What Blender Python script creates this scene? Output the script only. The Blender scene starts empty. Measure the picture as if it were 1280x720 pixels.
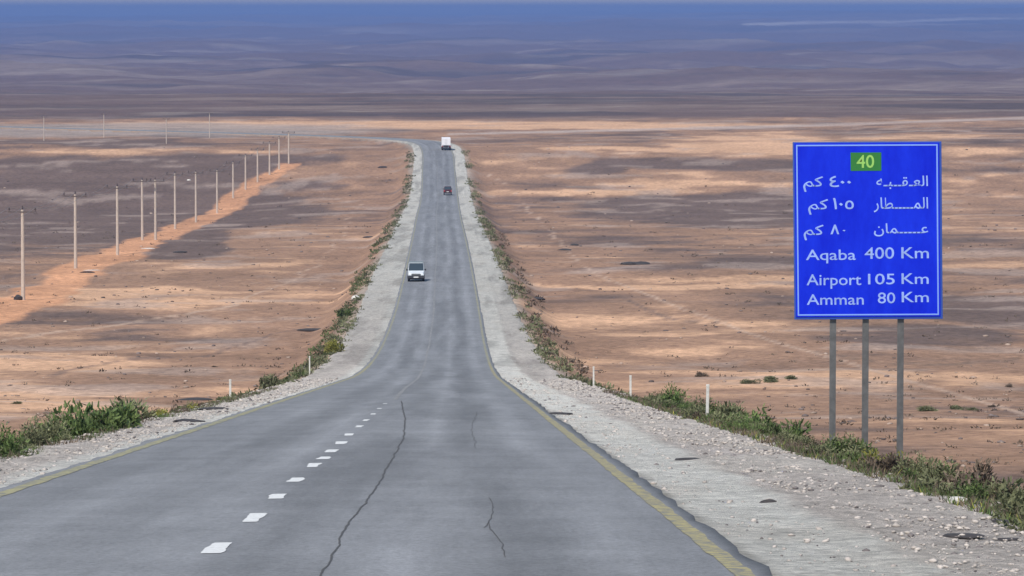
import bpy, bmesh, math, random
import numpy as np
from mathutils import Vector, Matrix
R = math.radians
random.seed(7)
sc = bpy.context.scene
COL = sc.collection

# ------------------------------------------------------------------ camera, world, sun, exposure
FPX = 5000.0                                   # focal length in pixels of a 1280 wide picture
PITCH = math.atan(348 / FPX)
cam_d = bpy.data.cameras.new('camera')
cam_d.sensor_width = 36; cam_d.lens = 36 * FPX / 1280
cam_d.clip_start = 0.5; cam_d.clip_end = 200000
cam = bpy.data.objects.new('camera', cam_d); COL.objects.link(cam)
cam.location = (0, 0, 0); cam.rotation_euler = (math.pi / 2 - PITCH, 0, 0)
sc.camera = cam

SUN_EL, SUN_AZ = R(50), R(208)                 # azimuth clockwise from +Y: behind the camera, to the right
w = bpy.data.worlds.new('World'); sc.world = w; w.use_nodes = True
nt = w.node_tree; bg = nt.nodes['Background']
sky = nt.nodes.new('ShaderNodeTexSky'); sky.sky_type = 'NISHITA'; sky.sun_disc = False
sky.sun_elevation = SUN_EL; sky.sun_rotation = SUN_AZ; sky.air_density = 1.3; sky.dust_density = 0.4; sky.ozone_density = 2.5
nt.links.new(sky.outputs[0], bg.inputs[0]); bg.inputs[1].default_value = 0.10
sd = bpy.data.lights.new('sun', 'SUN'); sd.energy = 3.3; sd.angle = R(1.5); sd.color = (1.0, 0.93, 0.84)
sun = bpy.data.objects.new('sun', sd); COL.objects.link(sun)
sdir = Vector((math.sin(SUN_AZ) * math.cos(SUN_EL), math.cos(SUN_AZ) * math.cos(SUN_EL), math.sin(SUN_EL)))
sun.rotation_euler = sdir.to_track_quat('Z', 'Y').to_euler()
sc.view_settings.view_transform = 'Standard'; sc.view_settings.look = 'None'
sc.view_settings.gamma = 1; sc.view_settings.exposure = 0.42
sc.render.engine = 'CYCLES'
sc.cycles.volume_bounces = 0
sc.cycles.max_bounces = 6

# ------------------------------------------------------------------ numpy noise
_rs = np.random.RandomState(3); _T = _rs.rand(256, 256)
def vnoise(x, y, seed=0):
    x = np.asarray(x, float) + seed * 17.31; y = np.asarray(y, float) + seed * 9.77
    xi = np.floor(x); yi = np.floor(y); fx = x - xi; fy = y - yi
    fx = fx * fx * (3 - 2 * fx); fy = fy * fy * (3 - 2 * fy)
    xi = xi.astype(np.int64); yi = yi.astype(np.int64)
    a = _T[xi & 255, yi & 255]; b = _T[(xi + 1) & 255, yi & 255]
    c = _T[xi & 255, (yi + 1) & 255]; d = _T[(xi + 1) & 255, (yi + 1) & 255]
    return (a * (1 - fx) + b * fx) * (1 - fy) + (c * (1 - fx) + d * fx) * fy
def fbm(x, y, o=4, seed=0):
    v = 0; a = 0.5; t = 0
    for k in range(o):
        v = v + a * vnoise(x * 2 ** k, y * 2 ** k, seed + k * 3); t += a; a *= 0.55
    return v / t
def sstep(a, b, x):
    t = np.clip((np.asarray(x, float) - a) / (b - a), 0, 1); return t * t * (3 - 2 * t)

# ------------------------------------------------------------------ terrain profile and road line
_sY = [(-60, -.0836), (205, -.0836), (260, -.064), (330, -.038), (400, -.025), (780, -.027), (850, -.012), (900, .004), (945, .028), (1030, .030),
       (1085, .004), (1110, -.014), (1200, -.012), (1320, -.004), (1600, -.010), (2600, -.018), (4200, -.010), (7000, -.003), (12000, .0), (20000, .0)]
_Yg = np.arange(-60, 20000, 1.0)
_sl = np.interp(_Yg, [a for a, b in _sY], [b for a, b in _sY])
_zg = np.cumsum(_sl); _zg = _zg - np.interp(0, _Yg, _zg) - 1.76
def zprof(Y): return np.interp(Y, _Yg, _zg)

ctrl = [(-1.58 + .0144 * 60, -60), (-1.58, 0), (-1.58 - 1.44, 100), (-1.58 - 2.88, 200), (-5.9, 300), (-7.4, 400), (-10.4, 570), (-13.2, 720), (-15.6, 860), (-17.6, 960),
        (-19.3, 1035), (-22, 1080), (-29, 1118), (-41, 1152), (-62, 1190), (-100, 1240), (-160, 1305), (-250, 1385), (-380, 1480), (-620, 1600)]
def catmull(P, step):
    out = []
    P = [np.array(p, float) for p in P]
    P = [2 * P[0] - P[1]] + P + [2 * P[-1] - P[-2]]
    for i in range(1, len(P) - 2):
        p0, p1, p2, p3 = P[i - 1:i + 3]
        n = max(2, int(np.linalg.norm(p2 - p1) / step))
        for k in range(n):
            t = k / n
            out.append(.5 * (2 * p1 + (p2 - p0) * t + (2 * p0 - 5 * p1 + 4 * p2 - p3) * t * t + (3 * p1 - p0 - 3 * p2 + p3) * t ** 3))
    out.append(P[-2]); return np.array(out)
LINE = catmull(ctrl, 1.0)
_tan = np.gradient(LINE, axis=0); _tan /= np.linalg.norm(_tan, axis=1)[:, None]
_nor = np.stack([_tan[:, 1], -_tan[:, 0]], 1)            # points to the right of travel
_arc = np.concatenate([[0], np.cumsum(np.linalg.norm(np.diff(LINE, axis=0), axis=1))]) - 60
_mono = LINE[:, 1]
def road_d(x, y):
    """signed distance right of the road's centre line (good near the road)"""
    x = np.asarray(x, float); y = np.asarray(y, float)
    i = np.clip(np.searchsorted(_mono, y), 0, len(LINE) - 1)
    cx = np.interp(y, _mono, LINE[:, 0])
    d = (x - cx) * _nor[i, 0]
    # one refinement for the bend
    y2 = y - d * _nor[i, 1]
    j = np.clip(np.searchsorted(_mono, y2), 0, len(LINE) - 1)
    far = np.abs(d) < 40
    d2 = (x - LINE[j, 0]) * _nor[j, 0] + (y - LINE[j, 1]) * _nor[j, 1]
    return np.where(far, d2, d)
def roadpt(s, d=0.0):
    """a point s metres along and d metres right of the centre line"""
    cx = np.interp(s, _arc, LINE[:, 0]); cy = np.interp(s, _arc, LINE[:, 1])
    nx = np.interp(s, _arc, _nor[:, 0]); ny = np.interp(s, _arc, _nor[:, 1])
    return cx + nx * d, cy + ny * d
def roadz(y): return zprof(np.minimum(y, 1300)) if np.isscalar(y) else zprof(np.minimum(y, 1300))
def zroad_s(s): return zprof(np.interp(s, _arc, LINE[:, 1]))
def wl(y): return np.interp(y, [0, 150, 250, 450, 900, 1050, 1200], [6.0, 6.1, 7.0, 7.6, 6.3, 6.0, 4.9])
def wr(y): return np.interp(y, [0, 150, 300, 450, 900, 1050, 1200], [8.0, 7.9, 7.6, 7.3, 6.8, 6.6, 4.9])

def ground(x, y):
    x = np.asarray(x, float); y = np.asarray(y, float)
    base = zprof(y)
    # land either side lies a little lower than the road's bank
    drop = np.interp(y, [0, 60, 250, 900, 1080, 1300], [2.0, 2.4, 2.7, 2.6, 1.0, 0.4])
    wob = (fbm(x / 60, y / 60, 4, 5) - .5) * np.interp(y, [0, 200, 1500, 4000], [.9, 2.2, 2.0, 3.0])
    wob = wob + (fbm(x / 9, y / 9, 3, 8) - .5) * .5
    sidel = np.interp(y, [0, 500, 900, 1100], [0, 0, -1.8, 0]) * sstep(-20, -90, x)
    T = base - drop + wob + sidel
    # distant undulation
    T = T + (fbm(x / 340, y / 700, 4, 11) - .5) * sstep(1700, 6000, y) * 60
    T = T + (fbm(x / 1700, y / 2600, 4, 14) - .5) * sstep(6000, 15000, y) * 90
    ridge = np.interp(x / np.maximum(y, 1), [-.13, 0, .06, .13], [-78, -60, -36, -14])
    T = T + sstep(13000, 30000, y) * (ridge + 100)
    d = road_d(x, y)
    edge = np.where(d > 0, wr(y), -wl(y))
    out = np.abs(d) - np.abs(edge)
    near = sstep(1.0, 0.0, np.clip(out / 5.0, 0, 1))      # 1 under the road, 0 five metres beyond the shoulder
    zr = base - 0.30 + (fbm(x / 2, y / 2, 3, 2) - .5) * .12 * sstep(-.2, .6, out)
    zr = np.where(out < -0.35, base - 0.7, zr)
    onroad = (y < 1560)
    lin = np.clip(out / 5.0, 0, 1)
    return np.where((lin < 1) & onroad, zr * (1 - sstep(0, 1, lin)) + T * sstep(0, 1, lin), T)

def G(x, y): return float(ground(np.array([x]), np.array([y]))[0])
def at(px, py, ymin=20.0):
    """where the ray through photograph pixel (px, py) meets the ground"""
    rx = (px - 640) / FPX; ry = (360 - py) / FPX
    dx, dy, dz = rx, math.cos(PITCH) + ry * math.sin(PITCH), -math.sin(PITCH) + ry * math.cos(PITCH)
    t = ymin * np.exp(np.arange(0, 7.5, .0015))
    hz = dz * t - ground(dx * t, dy * t)
    k = np.argmax(hz < 0)
    return dx * t[k], dy * t[k], float(ground(np.array([dx * t[k]]), np.array([dy * t[k]]))[0])
def pix(x, y, z):
    cp, sp = math.cos(PITCH), math.sin(PITCH)
    dep = y * cp - z * sp; up = y * sp + z * cp
    dep = np.maximum(dep, 1.0)
    return 640 + x / dep * FPX, 360 - up / dep * FPX

# ------------------------------------------------------------------ material helpers
def mat(name, col, rough=.8, metal=0.0, spec=.5):
    m = bpy.data.materials.new(name); m.use_nodes = True
    b = m.node_tree.nodes['Principled BSDF']
    b.inputs['Base Color'].default_value = (*col, 1); b.inputs['Roughness'].default_value = rough
    b.inputs['Metallic'].default_value = metal; b.inputs['Specular IOR Level'].default_value = spec
    return m
def N(m, t, **kw):
    n = m.node_tree.nodes.new(t)
    for k, v in kw.items(): setattr(n, k, v)
    return n
def L(m, a, b): m.node_tree.links.new(a, b)
def mix(m, fac, a, b, mode='MIX'):
    n = N(m, 'ShaderNodeMix', data_type='RGBA', blend_type=mode)
    for s, v in ((0, fac), (6, a), (7, b)):
        if hasattr(v, 'links'): L(m, v, n.inputs[s])
        else: n.inputs[s].default_value = v if s == 0 else ((*v, 1) if len(v) == 3 else v)
    return n.outputs[2]
def noise(m, scale, detail=4, rough=.55, vec=None, dims='3D'):
    n = N(m, 'ShaderNodeTexNoise'); n.inputs['Scale'].default_value = scale
    n.inputs['Detail'].default_value = detail; n.inputs['Roughness'].default_value = rough
    if vec is not None: L(m, vec, n.inputs['Vector'])
    return n.outputs['Fac']
def ramp(m, src, stops):
    n = N(m, 'ShaderNodeValToRGB'); L(m, src, n.inputs[0]); e = n.color_ramp.elements
    while len(e) < len(stops): e.new(.5)
    for q, (p, c) in zip(e, stops):
        q.position = p; q.color = (c, c, c, 1) if not hasattr(c, '__len__') else (*c, 1)
    return n.outputs[0]
def objco(m, scale=(1, 1, 1)):
    t = N(m, 'ShaderNodeTexCoord'); p = N(m, 'ShaderNodeMapping'); p.inputs['Scale'].default_value = scale
    L(m, t.outputs['Object'], p.inputs[0]); return p.outputs[0]
def bump(m, h, strength=.4, dist=.05):
    b = N(m, 'ShaderNodeBump'); b.inputs['Strength'].default_value = strength; b.inputs['Distance'].default_value = dist
    L(m, h, b.inputs['Height']); L(m, b.outputs[0], m.node_tree.nodes['Principled BSDF'].inputs['Normal'])
def base_in(m): return m.node_tree.nodes['Principled BSDF'].inputs['Base Color']
def worn(name, col, amt=.25, scale=6, rough=.6, metal=0, spec=.5):
    m = mat(name, col, rough, metal, spec)
    f = noise(m, scale, 5, .6, objco(m))
    v = ramp(m, f, [(.3, 1 - amt), (.7, 1 + amt * .4)])
    L(m, mix(m, 1.0, col, v, 'MULTIPLY'), base_in(m)); return m
def S(*c):      # sRGB 0..255 to linear
    return tuple(((v / 255) / 12.92 if v / 255 <= .04045 else ((v / 255 + .055) / 1.055) ** 2.4) for v in c)

# ------------------------------------------------------------------ object helpers
def tag(o, label=None, cat=None, group=None, kind=None):
    for k, v in (('label', label), ('category', cat), ('group', group), ('kind', kind)):
        if v: o[k] = v
    return o
def empty(name, loc, rz=0, parent=None):
    o = bpy.data.objects.new(name, None); COL.objects.link(o); o.location = loc; o.rotation_euler = (0, 0, rz)
    o.empty_display_size = .2
    if parent: o.parent = parent
    return o
def link(name, me, m=None, parent=None, smooth=False):
    if m is not None and len(me.materials) == 0: me.materials.append(m)
    o = bpy.data.objects.new(name, me); COL.objects.link(o)
    if parent: o.parent = parent
    if smooth:
        me.polygons.foreach_set('use_smooth', [True] * len(me.polygons))
    return o
def npmesh(name, V, F, colors=None, uniform=4):
    V = np.asarray(V, np.float32); F = np.asarray(F, np.int32)
    me = bpy.data.meshes.new(name); k = F.shape[1]
    me.vertices.add(len(V)); me.vertices.foreach_set('co', V.ravel())
    me.loops.add(F.size); me.loops.foreach_set('vertex_index', F.ravel())
    me.polygons.add(len(F)); me.polygons.foreach_set('loop_start', np.arange(0, F.size, k, dtype=np.int32))
    me.update(calc_edges=True)
    if colors is not None:
        a = me.color_attributes.new('tint', 'FLOAT_COLOR', 'POINT')
        c = np.ones((len(V), 4), np.float32); c[:, :3] = colors; a.data.foreach_set('color', c.ravel())
    return me
def grid_faces(nr, nc):
    i = np.arange(nr * nc).reshape(nr, nc)
    return np.stack([i[:-1, :-1], i[:-1, 1:], i[1:, 1:], i[1:, :-1]], -1).reshape(-1, 4)
def bm_obj(name, bm, m=None, parent=None, smooth=False, bevel=0):
    me = bpy.data.meshes.new(name)
    bmesh.ops.recalc_face_normals(bm, faces=bm.faces)
    bm.to_mesh(me); bm.free()
    return link(name, me, m, parent, smooth)
def box(bm, x0, x1, y0, y1, z0, z1, bev=0):
    r = bmesh.ops.create_cube(bm, size=1, matrix=Matrix.Translation(((x0 + x1) / 2, (y0 + y1) / 2, (z0 + z1) / 2)) @ Matrix.Diagonal((x1 - x0, y1 - y0, z1 - z0, 1)))
    if bev:
        es = list({e for v in r['verts'] for e in v.link_edges})
        bmesh.ops.bevel(bm, geom=es, offset=bev, segments=2, affect='EDGES', profile=.7)
def cyl(bm, p, q, r0, r1=None, seg=12):
    p = Vector(p); q = Vector(q); d = q - p
    M = Matrix.Translation((p + q) / 2) @ d.to_track_quat('Z', 'Y').to_matrix().to_4x4()
    bmesh.ops.create_cone(bm, cap_ends=True, segments=seg, radius1=r0, radius2=r0 if r1 is None else r1, depth=d.length, matrix=M)
def poly(bm, pts): return bm.faces.new([bm.verts.new(p) for p in pts])

# ------------------------------------------------------------------ ground: one sheet to the horizon
def seg_dist(px, py, pts):
    """distance to a polyline, and parameter-interpolated third value (half width)"""
    best = np.full(px.shape, 1e9); hw = np.zeros(px.shape)
    for (x0, y0, w0), (x1, y1, w1) in zip(pts[:-1], pts[1:]):
        dx, dy = x1 - x0, y1 - y0
        t = np.clip(((px - x0) * dx + (py - y0) * dy) / (dx * dx + dy * dy), 0, 1)
        d = np.hypot(px - x0 - t * dx, py - y0 - t * dy); m = d < best
        best = np.where(m, d, best); hw = np.where(m, w0 + (w1 - w0) * t, hw)
    return best, hw

POLES = [(29, 375, 262), (94.6, 336, 243), (147, 319, 233), (178, 300, 225), (194.5, 300, 225), (219, 286, 217), (245, 278, 215), (271.5, 267, 213), (291.5, 248, 203), (307, 237, 194),
         (322, 228, 189), (337, 219, 184), (349, 212, 181), (361, 205, 184)]
GA = 40.0
yy = [-38.0]
while yy[-1] < 12: yy.append(yy[-1] + .8)
while yy[-1] < 60000: yy.append(yy[-1] + (yy[-1] + GA) * .0062)
yy = np.array(yy)
uu = np.concatenate([-np.geomspace(.145, 2.2, 26)[::-1], np.arange(-.144, .1441, .0009), np.geomspace(.145, 2.2, 26)])
GX = uu[None, :] * (yy[:, None] + GA); GY = np.repeat(yy[:, None], len(uu), 1)
GZ = ground(GX, GY)

basalt = np.array((.140, .097, .080)); clay = np.array((.295, .178, .115)); sand = np.array((.55, .335, .205)); pale = np.array((.37, .285, .235))
# dark flint pans, sandy washes and pale flats: places read off the photograph and laid on the land; (px, py, half w, half h, amount)
PATCH = [
 (120, 255, 250, 36, -.42), (60, 300, 130, 22, -.30), (270, 208, 110, 16, -.42), (40, 205, 120, 18, -.25), (60, 348, 60, 10, -.1), (230, 308, 60, 16, -.45), (150, 190, 200, 3.5, .25),
 (120, 181, 160, 6, -.10), (60, 222, 200, 3, .12), (250, 238, 150, 4, .12),
 (100, 395, 150, 12, -.22), (200, 408, 60, 5, -.28), (230, 415, 110, 3, -.3), (330, 250, 60, 5, -.1), (400, 200, 40, 8, -.28), (415, 232, 40, 7, -.24), (320, 365, 120, 14, .02), (70, 452, 170, 16, .26), (60, 500, 120, 18, .20),
 (210, 375, 130, 5, .10), (180, 362, 110, 5, .18), (330, 300, 60, 8, .04), (420, 330, 60, 40, .06), (120, 432, 130, 5, .14), (260, 470, 100, 18, .0),
 (560, 157, 420, 5, .36), (960, 178, 110, 12, .34), (1100, 172, 200, 3, .15), (1120, 420, 130, 14, -.22), (700, 290, 90, 7, -.12), (640, 320, 60, 6, -.1), (1000, 250, 120, 14, -.2), (1240, 190, 60, 6, .22), (1200, 163, 200, 5, -.1), (770, 187, 90, 2.5, .30), (730, 212, 62, 6, -.46), (890, 204, 160, 7, -.34),
 (720, 242, 110, 4, .42), (860, 231, 130, 4, .36), (900, 262, 190, 18, -.30), (760, 300, 120, 9, -.20), (880, 325, 150, 12, -.14), (760, 335, 110, 6, -.12), (800, 360, 180, 2.6, .42), (940, 351, 100, 3, .20), (1230, 300, 90, 16, -.2),
 (960, 385, 110, 16, -.22), (1230, 385, 110, 16, -.34), (1000, 330, 110, 10, -.15), (800, 395, 120, 12, .06), (870, 440, 130, 6, .16), (980, 468, 110, 7, .5), (1010, 490, 200, 6, -.15), (1250, 470, 140, 7, .22), (1220, 430, 120, 10, .05),
 (1200, 505, 170, 7, -.12), (1240, 540, 130, 8, .08), (700, 340, 60, 50, .02), (660, 250, 25, 50, -.04), (1200, 235, 60, 18, .10), (1225, 212, 70, 6, -.25), (1240, 335, 60, 4, .25), (900, 405, 60, 3, .25), (850, 300, 70, 3, .1), (1000, 285, 60, 6, -.2)]
P_X, P_Y = pix(GX, GY, GZ)
wx = (fbm(GX / 40, GY / 160, 4, 21) - .5); wy = (fbm(GX / 34, GY / 90, 4, 27) - .5)
QX = P_X + wx * 170; QY = P_Y + wy * np.clip((P_Y - 120) / 380, .05, 1) * 46
bias = np.zeros_like(GX)
vis = (np.abs(uu)[None, :] < .16) & (GY > 60)
for (cx, cy, rx, ry, a) in PATCH:
    q = ((QX - cx) / rx) ** 2 + ((QY - cy) / ry) ** 2
    bias += a * sstep(1.7, .45, q)
bias = np.where(vis, bias, 0)
f1 = fbm(GX / 26, GY / 55, 5, 31); f2 = fbm(GX / 7, GY / 15, 4, 37); f3 = fbm(GX / 130, GY / 190, 4, 41); f4 = fbm(GX / 8, GY / 4.5, 4, 43); f5 = fbm(GX / 22, GY / 12, 4, 45)
t = .49 + (f1 - .5) * .75 + (f2 - .5) * .30 + (f3 - .5) * .45 + (f4 - .5) * .45 + (f5 - .5) * .5 + bias * 1.45
t = t - sstep(230, 120, P_Y) * .04
t = np.clip(t, 0, 1)[..., None]
colr = basalt * (1 - sstep(.12, .5, t)) + clay * sstep(.12, .5, t)
colr = colr * (1 - sstep(.60, .86, t)) + sand * sstep(.60, .86, t)
# pale flats
pal = sstep(.60, .70, fbm(GX / 15, GY / 14, 4, 51))[..., None] * .5
colr = colr * (1 - pal) + pale * pal
# greyish pale flat with the far village track, left
g = sstep(1.4, .5, ((QX - 190) / 300) ** 2 + ((QY - 163) / 9) ** 2)[..., None] * .75 * vis[..., None]
colr = colr * (1 - g) + np.array((.30, .255, .225)) * g
# far plain: darker violet-brown flint with thin paler bands
far = sstep(1400, 1560, GY + (fbm(GX / 400, GY / 400, 3, 61) - .5) * 200)[..., None]
LY = np.log(np.maximum(GY, 50)); UX = GX / np.maximum(GY, 50)
b1 = fbm(UX * 16 + LY * 1.2, LY * 26 - UX * 9, 5, 71); b2 = fbm(UX * 7, LY * 9 - UX * 4, 5, 77)
fc = np.array((.130, .088, .078)) * (1 + .0 * b1[..., None])
tt = sstep(.46, .66, b1 * .6 + b2 * .4)[..., None]
fc = fc * (1 - tt) + np.array((.195, .145, .122)) * tt
tt = sstep(.60, .80, fbm(UX * 22, LY * 34 - UX * 12, 5, 83))[..., None] * .45
fc = fc * (1 - tt) + np.array((.36, .30, .25)) * tt
dk = sstep(.55, .70, fbm(UX * 9, LY * 15 - UX * 5, 4, 87))[..., None] * .6
fc = fc * (1 - dk) + np.array((.06, .05, .055)) * dk
# long pale road rising to the right, and chalky scarps far right
d_, h_ = seg_dist(P_X, P_Y, [(560, 168, 1.2), (760, 163, 1.5), (960, 158.5, 1.6), (1120, 153, 1.6), (1300, 147, 1.8)])
k = sstep(h_ * 1.5, h_ * .4, d_ + (f1 - .5) * 1.2)[..., None] * vis[..., None] * (GY < 3500)[..., None]
colr2 = colr * (1 - far) + fc * far
colr2 = colr2 * (1 - k * .85) + np.array((.42, .33, .28)) * k * .85
d_, h_ = seg_dist(P_X, P_Y, [(930, 31, .8), (1010, 28, 1.6), (1130, 27, 1.2), (1200, 24, 1.6), (1300, 22, 1.2)])
k = sstep(h_ * 2, 0, d_ + (b1 - .5) * 6)[..., None] * vis[..., None]
colr2 = colr2 * (1 - k * .55) + np.array((.75, .68, .60)) * k * .55
# orange graded track under the power line
_pb = sorted([at(px, py)[:2] for px, py, pt in POLES], key=lambda q: q[1])
TRK = [(_pb[0][0] + 1.5, 240, 4.2)] + [(q[0] + .6, q[1], 4.2 - i * .12) for i, q in enumerate(_pb)]
d_, h_ = seg_dist(GX, GY, TRK)
k = sstep(h_ * 1.12, h_ * .8, d_ + (f2 - .5) * 4.5)[..., None]
tc = np.array((.55, .28, .15)) * (.75 + .5 * f2[..., None])
colr2 = colr2 * (1 - k * .9) + tc * k * .9
# dry rills and old wheel ruts crossing the plain
for pts_, cr in (([(783, 372, 1.0), (800, 381, 1.4), (822, 393, 1.6), (850, 401, 1.2), (900, 404, .8)], (.12, .09, .08)), ([(1010, 437, .8), (1090, 452, 1.0), (1180, 455, 1.0), (1290, 447, .8)], (.17, .12, .09)),
                 ([(610, 215, .5), (690, 292, .7), (735, 340, .8), (820, 372, .9), (960, 425, 1.1), (1290, 520, 1.6)], (.50, .36, .27)), ([(0, 425, 1.0), (140, 408, 1.0), (300, 380, .9), (400, 330, .8), (450, 255, .6)], (.48, .34, .25)),
                 ([(60, 470, 1.2), (160, 448, 1.0), (260, 446, 1.0), (370, 410, .8)], (.16, .11, .09)), ([(880, 300, .6), (1000, 292, .7), (1130, 302, .7), (1290, 296, .7)], (.15, .11, .09)), ([(700, 270, .5), (790, 275, .6), (880, 268, .6)], (.14, .10, .09))):
    d_, h_ = seg_dist(P_X + (f5 - .5) * 26, P_Y + (f5 - .5) * 5, pts_)
    k = sstep(h_ * 1.8, h_ * .3, d_)[..., None] * vis[..., None] * .65
    colr2 = colr2 * (1 - k) + np.array(cr) * k
# soil of the bank next to the shoulder is pale and rubbly
dd = road_d(GX, GY); ed = np.where(dd > 0, wr(GY), wl(GY))
k = (sstep(1.6, .1, np.abs(dd) - ed + (f2 - .5) * 2) * (GY < 1560))[..., None]
colr2 = colr2 * (1 - k * .6) + np.array((.36, .33, .28)) * k * .6
colr2 = colr2 * (1 + .18 * (f2[..., None] - .5))
gm = npmesh('ground', np.stack([GX, GY, GZ], -1).reshape(-1, 3), grid_faces(len(yy), len(uu)), np.clip(colr2, 0, 1).reshape(-1, 3))
M_ground = mat('desert_soil', (.2, .15, .12), .95, spec=.15)
att = N(M_ground, 'ShaderNodeVertexColor'); att.layer_name = 'tint'
oc = objco(M_ground)
n1 = ramp(M_ground, noise(M_ground, 1.1, 9, .78, oc), [(.34, .55), (.66, 1.42)])
n2 = ramp(M_ground, noise(M_ground, .05, 6, .65, oc), [(.3, .80), (.7, 1.2)])
cc = mix(M_ground, 1, att.outputs[0], n1, 'MULTIPLY'); cc = mix(M_ground, 1, cc, n2, 'MULTIPLY')
L(M_ground, cc, base_in(M_ground))
bump(M_ground, noise(M_ground, 1.6, 8, .7, oc), .5, .25)
tag(link('ground', gm, M_ground, smooth=True), kind='structure')

# ------------------------------------------------------------------ road and shoulders
sv = [-50.0]
while sv[-1] < 1650: sv.append(sv[-1] + (.5 if sv[-1] < 160 else 1.0 if sv[-1] < 500 else 2.0))
sv = np.array([s for s in sv if s < _arc[-1] - 1])
def ribbon(dcols, zfun, cfun=None, s=sv, edgefun=None):
    D = np.repeat(np.asarray(dcols, float)[None, :], len(s), 0)
    if edgefun is not None: D = edgefun(D, s)
    Sg = np.repeat(s[:, None], D.shape[1], 1)
    X, Y = roadpt(Sg, D)
    yc = np.interp(Sg, _arc, LINE[:, 1])
    Z = zroad_s(Sg) + zfun(D, Sg, X, Y)
    return np.stack([X, Y, Z], -1).reshape(-1, 3), grid_faces(len(s), D.shape[1]), (cfun(D, Sg, X, Y).reshape(-1, 3) if cfun else None)
def crown(D): return -.012 * np.abs(D)
# asphalt: worn, ragged at both edges
def road_edge(D, s):
    D = D.copy()
    rg = (fbm(s / 1.7, s * 0 + 3, 4, 91) - .5) * .42 + (fbm(s / 9, s * 0 + 8, 2, 92) - .5) * .25
    rg = rg * .40; D[:, -1] += rg; D[:, -2] += rg
    lg = (fbm(s / 1.7, s * 0 + 13, 4, 93) - .5) * .3
    D[:, 0] -= lg; D[:, 1] -= lg
    return D
def road_z(D, s, X, Y):
    z = crown(D) + 0.0
    z[:, 0] = -.16; z[:, -1] = -.16
    return z
def road_c(D, s, X, Y):
    c = np.full(D.shape, .150)
    c *= 1 + .22 * (fbm(X / 3.5, Y / 14, 4, 95) - .5)
    c *= 1 - .20 * sstep(.4, .62, fbm(D / .8, s / 25, 4, 97)) * sstep(4.0, 2.4, np.abs(D))
    for w0 in (-2.5, -.95, 1.2, 2.85): c *= 1 + .24 * np.exp(-((D - w0) / .33) ** 2)   # polished wheel paths
    c *= 1 - .10 * np.exp(-((D - 2.0) / .4) ** 2)
    c *= 1 - .42 * sstep(3.93, 4.02, D) * sstep(330, 120, Y)                                                # darker fresh strip beyond the line
    c = c * 1.30; r = np.stack([c * .985, c * 1.0, c * 1.035], -1); return r
cols = np.concatenate([[-4.13, -4.10], np.arange(-3.9, 4.05, .3), [4.07, 4.11]])
V, F, C_ = ribbon(cols, road_z, road_c, edgefun=road_edge)
road = tag(link('road', npmesh('road', V, F, C_), None, smooth=False), kind='structure')
M_road = mat('old_asphalt', (.15, .15, .155), .82, spec=.35)
att = N(M_road, 'ShaderNodeVertexColor'); att.layer_name = 'tint'; oc = objco(M_road)
v1 = ramp(M_road, noise(M_road, 16, 8, .95, oc), [(.36, .5), (.64, 1.5)])
v2 = ramp(M_road, noise(M_road, .4, 9, .75, oc), [(.34, .86), (.66, 1.12)])
oc2 = objco(M_road, (2.2, .12, 1)); v3 = ramp(M_road, noise(M_road, 1.0, 7, .75, oc2), [(.34, .88), (.66, 1.12)])
c = mix(M_road, 1, att.outputs[0], v1, 'MULTIPLY'); c = mix(M_road, 1, c, v2, 'MULTIPLY'); c = mix(M_road, 1, c, v3, 'MULTIPLY')
L(M_road, c, base_in(M_road)); bump(M_road, noise(M_road, 70, 4, .8, oc), .5, .012)
road.data.materials.append(M_road)

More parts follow.
